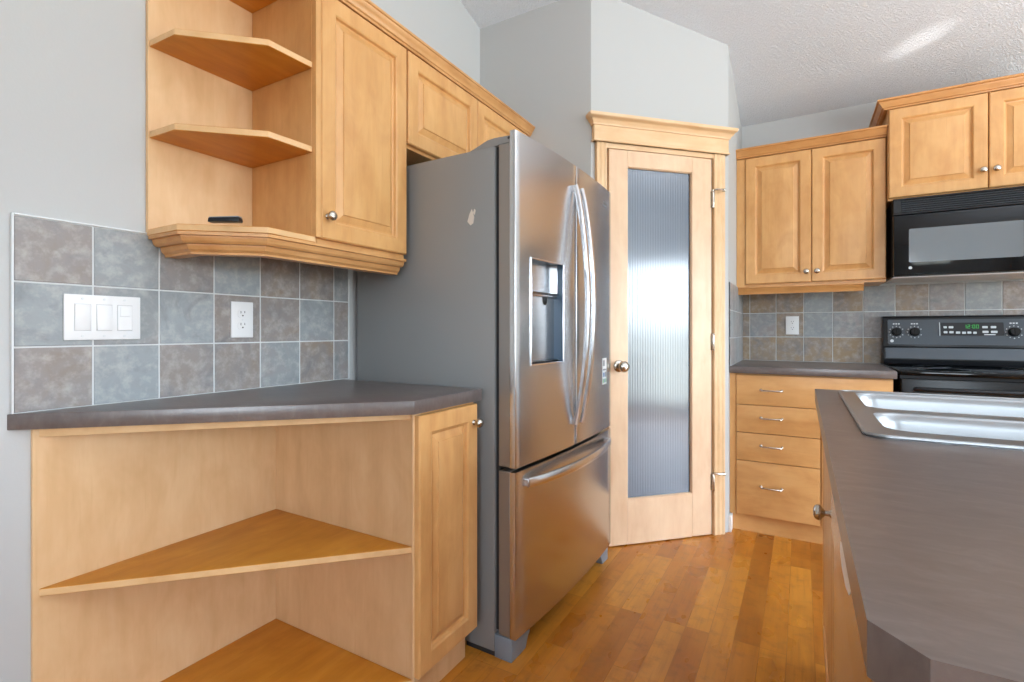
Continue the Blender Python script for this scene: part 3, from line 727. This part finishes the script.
# back wall cabinets
UY = 3.376
u = thing('upper_cabinet', 'two-door maple wall cabinet hung between pantry wall and microwave', 'cabinet', (.02, 3.55, 1.38))
m = MB(); m.box((XQ+.001, UY+.020, 1.378), (.399, YB-.001, 2.19), .001); m.box((XQ+.001, UY+.008, 1.378), (-.3005, UY+.020, 2.160), .001); build('carcass', m, M['maple'], u)
d = door_facing(u, '-y', UY, -.2985, .0465, 1.393, 2.158, M['maple']); knob(d, (.022, UY, 1.452), (0,-1,0))
d = door_facing(u, '-y', UY, .0500, .3965, 1.393, 2.158, M['maple']); knob(d, (.076, UY, 1.452), (0,-1,0))
CR2 = [(0, 2.164), (.018, 2.164), (.020, 2.171), (.027, 2.174), (.029, 2.181), (.039, 2.198), (.041, 2.204), (.049, 2.208), (.049, 2.217), (0, 2.217)]
m = MB(); m.sweep(CR2, [(XQ+.001, UY+.0195), (.3995, UY+.0195)]); o = build('crown_moulding', m, M['trimwood_x'], loc=(.02, UY, 2.16))
tag(o, 'lower maple crown moulding on the cabinet left of the microwave', 'moulding')
RL2 = [(.004, 1.3775), (.004, 1.370), (-.002, 1.366), (-.004, 1.358), (-.010, 1.352), (-.012, 1.332), (-.035, 1.332), (-.035, 1.3775)]
m = MB(); m.sweep(RL2, [(XQ+.010, UY+.006), (.298, UY+.006)]); o = build('light_rail_moulding', m, M['trimwood_x'], loc=(.02, UY, 1.33))
tag(o, 'short maple moulding under the cabinet left of the microwave', 'moulding')

VY = 3.336
u = thing('upper_cabinet', 'raised two-door maple cabinet above the black microwave', 'cabinet', (.79, 3.52, 1.81))
m = MB(); m.box((.4015, VY+.020, 1.806), (1.205, YB-.001, 2.318), .001); build('carcass', m, M['maple'], u)
d = door_facing(u, '-y', VY, .4045, .8005, 1.818, 2.290, M['maple']); knob(d, (.779, VY, 1.905), (0,-1,0))
d = door_facing(u, '-y', VY, .8045, 1.2010, 1.818, 2.290, M['maple']); knob(d, (.828, VY, 1.905), (0,-1,0))
CR3 = [(0, 2.294), (.018, 2.294), (.020, 2.300), (.027, 2.303), (.029, 2.309), (.039, 2.325), (.041, 2.331), (.049, 2.335), (.049, 2.344), (0, 2.344)]
m = MB(); m.sweep(CR3, [(.4005, YB-.001), (.4005, VY+.0190), (1.205, VY+.0190)]); o = build('crown_moulding', m, M['trimwood_x'], loc=(.8, VY, 2.28))
tag(o, 'higher maple crown moulding with a return on the cabinet above the microwave', 'moulding')

# ------------------------------------------------------------------ microwave
MX0, MX1, MY, MZ0, MZ1 = .418, 1.178, 3.296, 1.388, 1.802
u = thing('microwave', 'black over-the-range microwave under the raised maple cabinet', 'microwave', (.79, 3.5, MZ0))
m = MB(); m.box((MX0, MY+.045, MZ0+.006), (MX1, YB-.012, MZ1), .003); build('body', m, M['blackplast'], u)
m = MB(); m.box((MX0+.004, MY+.02, MZ0), (MX1-.004, YB-.03, MZ0+.0055), .001); build('bottom_plate', m, M['mwbottom'], u)
m = MB(); m.box((MX0, MY+.020, 1.716), (MX1, MY+.045, MZ1), .003)
m.box((MX0, MY, 1.793), (MX1, MY+.02, MZ1-.001), .002); m.box((MX0, MY, 1.716), (MX1, MY+.02, 1.726), .002); m.box((MX0, MY+.001, 1.7255), (MX0+.034, MY+.02, 1.7935), .002); m.box((MX1-.034, MY+.001, 1.7255), (MX1, MY+.02, 1.7935), .002)
g = build('vent_grille', m, M['blackplast'], u)
for i in range(6):
    z = 1.731+i*.0108; m = MB(); m.prism([(MY+.003, z), (MY+.003, z+.0024), (MY+.019, z+.0044), (MY+.019, z+.002)], MX0+.034, MX1-.034, axis='x'); build('slat', m, M['blackgrey'], g, smooth=0)
DX1 = 1.005
m = MB(); m.box((MX0+.001, MY, MZ0+.008), (DX1, MY+.044, 1.712), .006, 2); d = build('door', m, M['blackgloss'], u)
m = MB(); m.prism(rrect(.483, 1.464, .918, 1.638, .006, 3), MY-.0012, MY+.001, axis='y'); build('window', m, M['mwglass'], d, smooth=0)
m = MB(); m.lathe([(.0075, 0), (.0075, .0012), (0, .0014)], (.489, MY, 1.436), (0,-1,0), 20); build('round_badge', m, M['key'], d)
m = MB(); m.tube([(DX1-.03, MY-.002, 1.46), (DX1-.03, MY-.03, 1.48), (DX1-.03, MY-.034, 1.56), (DX1-.03, MY-.03, 1.64), (DX1-.03, MY-.002, 1.66)], .009, 10); build('handle', m, M['blackplast'], d)
m = MB(); m.box((DX1+.003, MY, MZ0+.008), (MX1-.001, MY+.044, 1.712), .006, 2); c = build('control_panel', m, M['blackgloss'], u)
for i in range(5):
    for j in range(3):
        m = MB(); x = DX1+.030+j*.042; z = 1.44+i*.034; m.box((x, MY-.0012, z), (x+.030, MY+.001, z+.022), .001); build('key', m, M['blackgrey'], c)

# ------------------------------------------------------------------ range
RX0, RX1 = .4115, 1.1715
u = thing('range', 'black electric range with a knobbed backguard standing below the microwave', 'range', (.79, 3.36, 0))
m = MB(); m.box((RX0+.001, 3.075, .09), (RX1-.001, YB-.012, .895), .003); m.box((RX0+.02, 3.12, 0), (RX1-.02, YB-.03, .09)); build('body', m, M['blackplast'], u)
m = MB(); m.box((RX0, 3.030, .896), (RX1, YB-.10, .918), .006, 2); ck = build('cooktop', m, M['blackgloss'], u)
for x, y, r in ((.60, 3.18, .10), (.98, 3.18, .08), (.60, 3.44, .08), (.98, 3.44, .10)):
    m = MB(); m.lathe([(r, 0), (r, .0006), (r-.004, .0006), (r-.004, 0)], (x, y, .918), (0,0,1), 40); build('burner_ring', m, M['blackgrey'], ck)
m = MB(); m.box((RX0+.004, 3.040, .33), (RX1-.004, 3.074, .880), .006, 2); d = build('oven_door', m, M['ovendoor'], u)
m = MB(); m.prism(rrect(.53, .44, 1.05, .74, .01, 3), 3.0385, 3.041, axis='y'); build('window', m, M['mwglass'], d, smooth=0)
m = MB(); m.tube([(RX0+.06, 3.042, .83), (RX0+.06, 3.00, .835), (RX0+.09, 2.99, .835), (RX1-.09, 2.99, .835), (RX1-.06, 3.00, .835), (RX1-.06, 3.042, .83)], .011, 10); build('handle', m, M['blackplast'], d)
m = MB(); m.box((RX0+.004, 3.044, .10), (RX1-.004, 3.074, .322), .006, 2); build('storage_drawer', m, M['blackgloss'], u)
# backguard: profile in (y, z)
m = MB(); m.prism([(3.690, .918), (3.606, .918), (3.600, .950), (3.618, 1.016), (3.612, 1.020), (3.640, 1.186), (3.652, 1.194), (3.690, 1.194)], RX0, RX1, .004, axis='x'); bgd = build('backguard', m, M['blackplast'], u)
def bgy(z): return 3.612+(z-1.020)/(1.186-1.020)*.028
tilt = math.atan2(.028, .166)
BGM = Matrix.Translation((0, bgy(1.10), 1.10)) @ Matrix.Rotation(-tilt, 4, 'X')   # plane of the control face: local x, z ; front is -y
def on_face(m_, y0=-.001): return m_
def bgpart(name, mb, mt, parent, smooth=30):
    bmesh.ops.transform(mb.bm, matrix=BGM, verts=mb.bm.verts[:]); return build(name, mb, mt, parent, smooth=smooth)
m = MB(); m.prism(rrect(RX0+.022, -.069, RX1-.022, .074, .006, 3), -.002, .002, axis='y'); fc = bgpart('control_face', m, M['blackgrey'], bgd, 0)
m = MB(); m.prism([(3.5985, .953), (3.6165, 1.012), (3.6185, 1.012), (3.6005, .953)], RX0+.010, RX1-.010, axis='x'); build('lower_strip', m, M['blackgrey'], bgd, smooth=0)
for x in (.474, .557, .972, 1.080):
    m = MB(); m.lathe([(.024, 0), (.024, .003), (.022, .005), (.021, .022), (.019, .025), (0, .025)], (x, -.002, .002), (0,-1,0), 24)
    m.box((x-.004, -.030, -.018), (x+.004, -.024, .022), .001); k = bgpart('knob', m, M['blackgloss'], fc)
    m = MB()
    for i in range(11):
        a = math.radians(-60+300*i/10); m.lathe([(.0026, 0), (.0026, .0004)], (x+.033*math.cos(a+PI*.5), -.002, .002+.033*math.sin(a+PI*.5)), (0,-1,0), 8)
    for i in range(3): m.box((x-.016+i*.012, -.0026, .046), (x-.008+i*.012, -.002, .053))
    bgpart('dial_marks', m, M['key'], fc, 0)
m = MB(); m.prism(rrect(.672, -.018, .932, .054, .004, 3), -.0045, -.001, axis='y'); dsp = bgpart('display_panel', m, M['blackplast'], fc, 0)
m = MB(); m.box((.666, -.005, -.020), (.669, -.001, .056)); bgpart('panel_edge', m, M['key'], fc, 0)
# green clock digits made of segment bars
SEG = {'1': 'bc', '2': 'abged', '0': 'abcdef', ':': ''}
m = MB(); x = .770
for ch in '12:00':
    h, wd, q = .020, .011, .0024
    if ch == ':':
        for z in (.026, .036): m.box((x, -.0052, z), (x+q, -.0046, z+q))
        x += .006; continue
    z = .022
    bars = {'a': (0, h-q, wd, h), 'b': (wd-q, h/2, wd, h), 'c': (wd-q, 0, wd, h/2), 'd': (0, 0, wd, q), 'e': (0, 0, q, h/2), 'f': (0, h/2, q, h), 'g': (0, h/2-q/2, wd, h/2+q/2)}
    for sname in SEG[ch]: a, b, c_, d_ = bars[sname]; m.box((x+a, -.0052, z+b), (x+c_, -.0046, z+d_))
    x += .015
bgpart('clock_digits', m, M['green'], dsp, 0)
for x, z, wd in ((.684,.028,.014), (.706,.028,.020), (.684,.000,.016), (.708,.000,.018), (.736,-.002,.018), (.762,-.003,.016), (.784,-.002,.016), (.808,-.003,.014), (.846,.028,.022), (.880,.028,.022), (.846,.002,.024), (.880,.002,.026), (.852,-.012,.046)):
    m = MB(); m.prism(rrect(x, z-.0055 if wd < .04 else z-.003, x+wd, z+.0065 if wd < .04 else z+.002, .0025, 3), -.0055, -.0044, axis='y'); bgpart('key', m, M['key'], dsp, 0)
m = MB(); m.lathe([(.0085, 0), (.0085, .001), (0, .0012)], (.452, -.002, -.050), (0,-1,0), 20); bgpart('round_badge', m, M['key'], fc)

# ------------------------------------------------------------------ island
IX0, IX1, IY0, IY1 = .038, 1.02, .381, 1.970
SX0, SX1, SY0, SY1 = .101, .665, 1.118, 1.912
outer = [(IX0, IY0+.031), (IX0+.028, IY0), (IX1, IY0), (IX1, IY1), (IX0, IY1)]
m = MB(); m.plate_with_holes(outer, [rrect(SX0+.012, SY0+.012, SX1-.012, SY1-.012, .03, 5)[::-1]], CT0, CT1)
o = build('worktop', m, M['lam'], loc=(.5, 1.2, CT0), smooth=0); tag(o, 'brown-grey laminate island worktop around the stainless sink', 'worktop')
u = thing('kitchen_sink', 'double-bowl stainless drop-in sink set in the island worktop', 'sink', (.38, 1.5, CT1))
b1 = rrect(.141, 1.190, .600, 1.455, .055, 7); b2 = rrect(.141, 1.512, .600, 1.892, .055, 7)
m = MB(); m.plate_with_holes(rrect(SX0, SY0, SX1, SY1, .035, 7), [b1[::-1], b2[::-1]], CT1+.0003, CT1+.0045)
build('rim', m, M['sinksteel'], u, smooth=30)
m = MB(); pr = [(0, CT1+.003), (.003, CT1+.0062), (.008, CT1+.0065), (.012, CT1+.0045)]
lp = rrect(SX0+.001, SY0+.001, SX1-.001, SY1-.001, .034, 7); m.tube([(x, y, CT1+.0042) for x, y in lp+lp[:2]], .0036, 8); build('rim_bead', m, M['sinksteel'], u)
def bowl(b, depth):
    x0, x1 = min(p[0] for p in b), max(p[0] for p in b); y0, y1 = min(p[1] for p in b), max(p[1] for p in b)
    t = bmesh.new(); R_ = []
    for ins, dz in ((-.004, .0046), (.0, .0030), (.003, -.003), (.006, -.02), (.014, -depth*.75), (.026, -depth*.92), (.05, -depth), (.12, -depth-.003)):
        lp = rrect(x0+ins, y0+ins, x1-ins, y1-ins, max(.058-ins*.3, .012), 7); R_.append([t.verts.new((x, y, CT1+dz)) for x, y in lp])
    for A, B in zip(R_, R_[1:]):
        for i in range(len(A)): t.faces.new((A[i], A[(i+1)%len(A)], B[(i+1)%len(A)], B[i]))
    t.faces.new(R_[-1]); bmesh.ops.recalc_face_normals(t, faces=t.faces[:])
    for f in t.faces: f.normal_flip()
    mb = MB(); mb.bm.free(); mb.bm = t; o = build('bowl', mb, M['sinksteel'], u, smooth=60)
    md = o.modifiers.new('thickness', 'SOLIDIFY'); md.thickness = .0012; md.offset = 1
    m = MB(); m.lathe([(.055, 0), (.055, .002), (.042, .003), (.040, .0005), (0, .0005)], ((x0+x1)/2, (y0+y1)/2, CT1-depth-.003), (0,0,1), 24); build('drain', m, M['steel_bright'], o)
bowl(b1, .16); bowl(b2, .17)
CXF = .060
u = thing('island_cabinet', 'maple island cabinet with a knobbed door under the sink', 'cabinet', (.5, 1.5, 0))
m = MB(); YD0, YD1 = .470, 1.070
m.box((CXF+.020, 1.072, .10), (CXF+.030, 1.948, CT0-.001)); m.box((CXF+.030, 1.938, .10), (IX1-.03, 1.948, CT0-.001)); m.box((CXF+.030, 1.072, .10), (IX1-.03, 1.082, CT0-.001)); m.box((IX1-.04, 1.082, .10), (IX1-.03, 1.938, CT0-.001)); m.box((CXF+.03, 1.082, .10), (IX1-.04, 1.938, .112))
m.box((CXF+.03, .437, .10), (IX1-.03, .468, CT0-.001)); m.box((IX1-.05, .468, .10), (IX1-.03, 1.072, CT0-.001)); m.box((CXF, .437, .10), (CXF+.03, .468, CT0-.001)); build('carcass', m, M['maple'], u)
m = MB(); m.box((CXF+.075, .50, 0), (CXF+.09, 1.93, .10)); m.box((CXF+.09, .50, 0), (IX1-.06, .52, .10)); m.box((CXF+.09, 1.91, 0), (IX1-.06, 1.93, .10)); build('toe_kick', m, M['maple'], u)
d = door_facing(u, '-x', CXF, 1.076, 1.316, .112, .862, M['maple'])
d = door_facing(u, '-x', CXF, 1.320, 1.944, .112, .862, M['maple']); knob(d, (CXF, 1.352, .692), (-1,0,0), .0175)
u = thing('dishwasher', 'stainless dishwasher built into the island nearest the camera', 'dishwasher', (.35, .77, .1))
m = MB(); m.box((CXF+.01, YD0+.003, .105), (.62, YD1-.003, .868), .002); build('tub', m, M['greyplast'], u)
m = MB(); m.box((.046, YD0+.002, .752), (CXF+.0095, YD1-.002, .866), .004, 2); c = build('control_panel', m, M['steel'], u)
m = MB(); m.prism([(.640, .834), (.67, .815), (.72, .803), (.78, .800), (.815, .808), (.815, .822), (.78, .834), (.72, .842), (.67, .842)], .0452, .0475, axis='x'); build('handle_pocket', m, M['white'], c, smooth=0)
m = MB(); m.box((.050, YD0+.002, .115), (CXF+.0095, YD1-.002, .748), .004, 2); build('door', m, M['steel'], u)
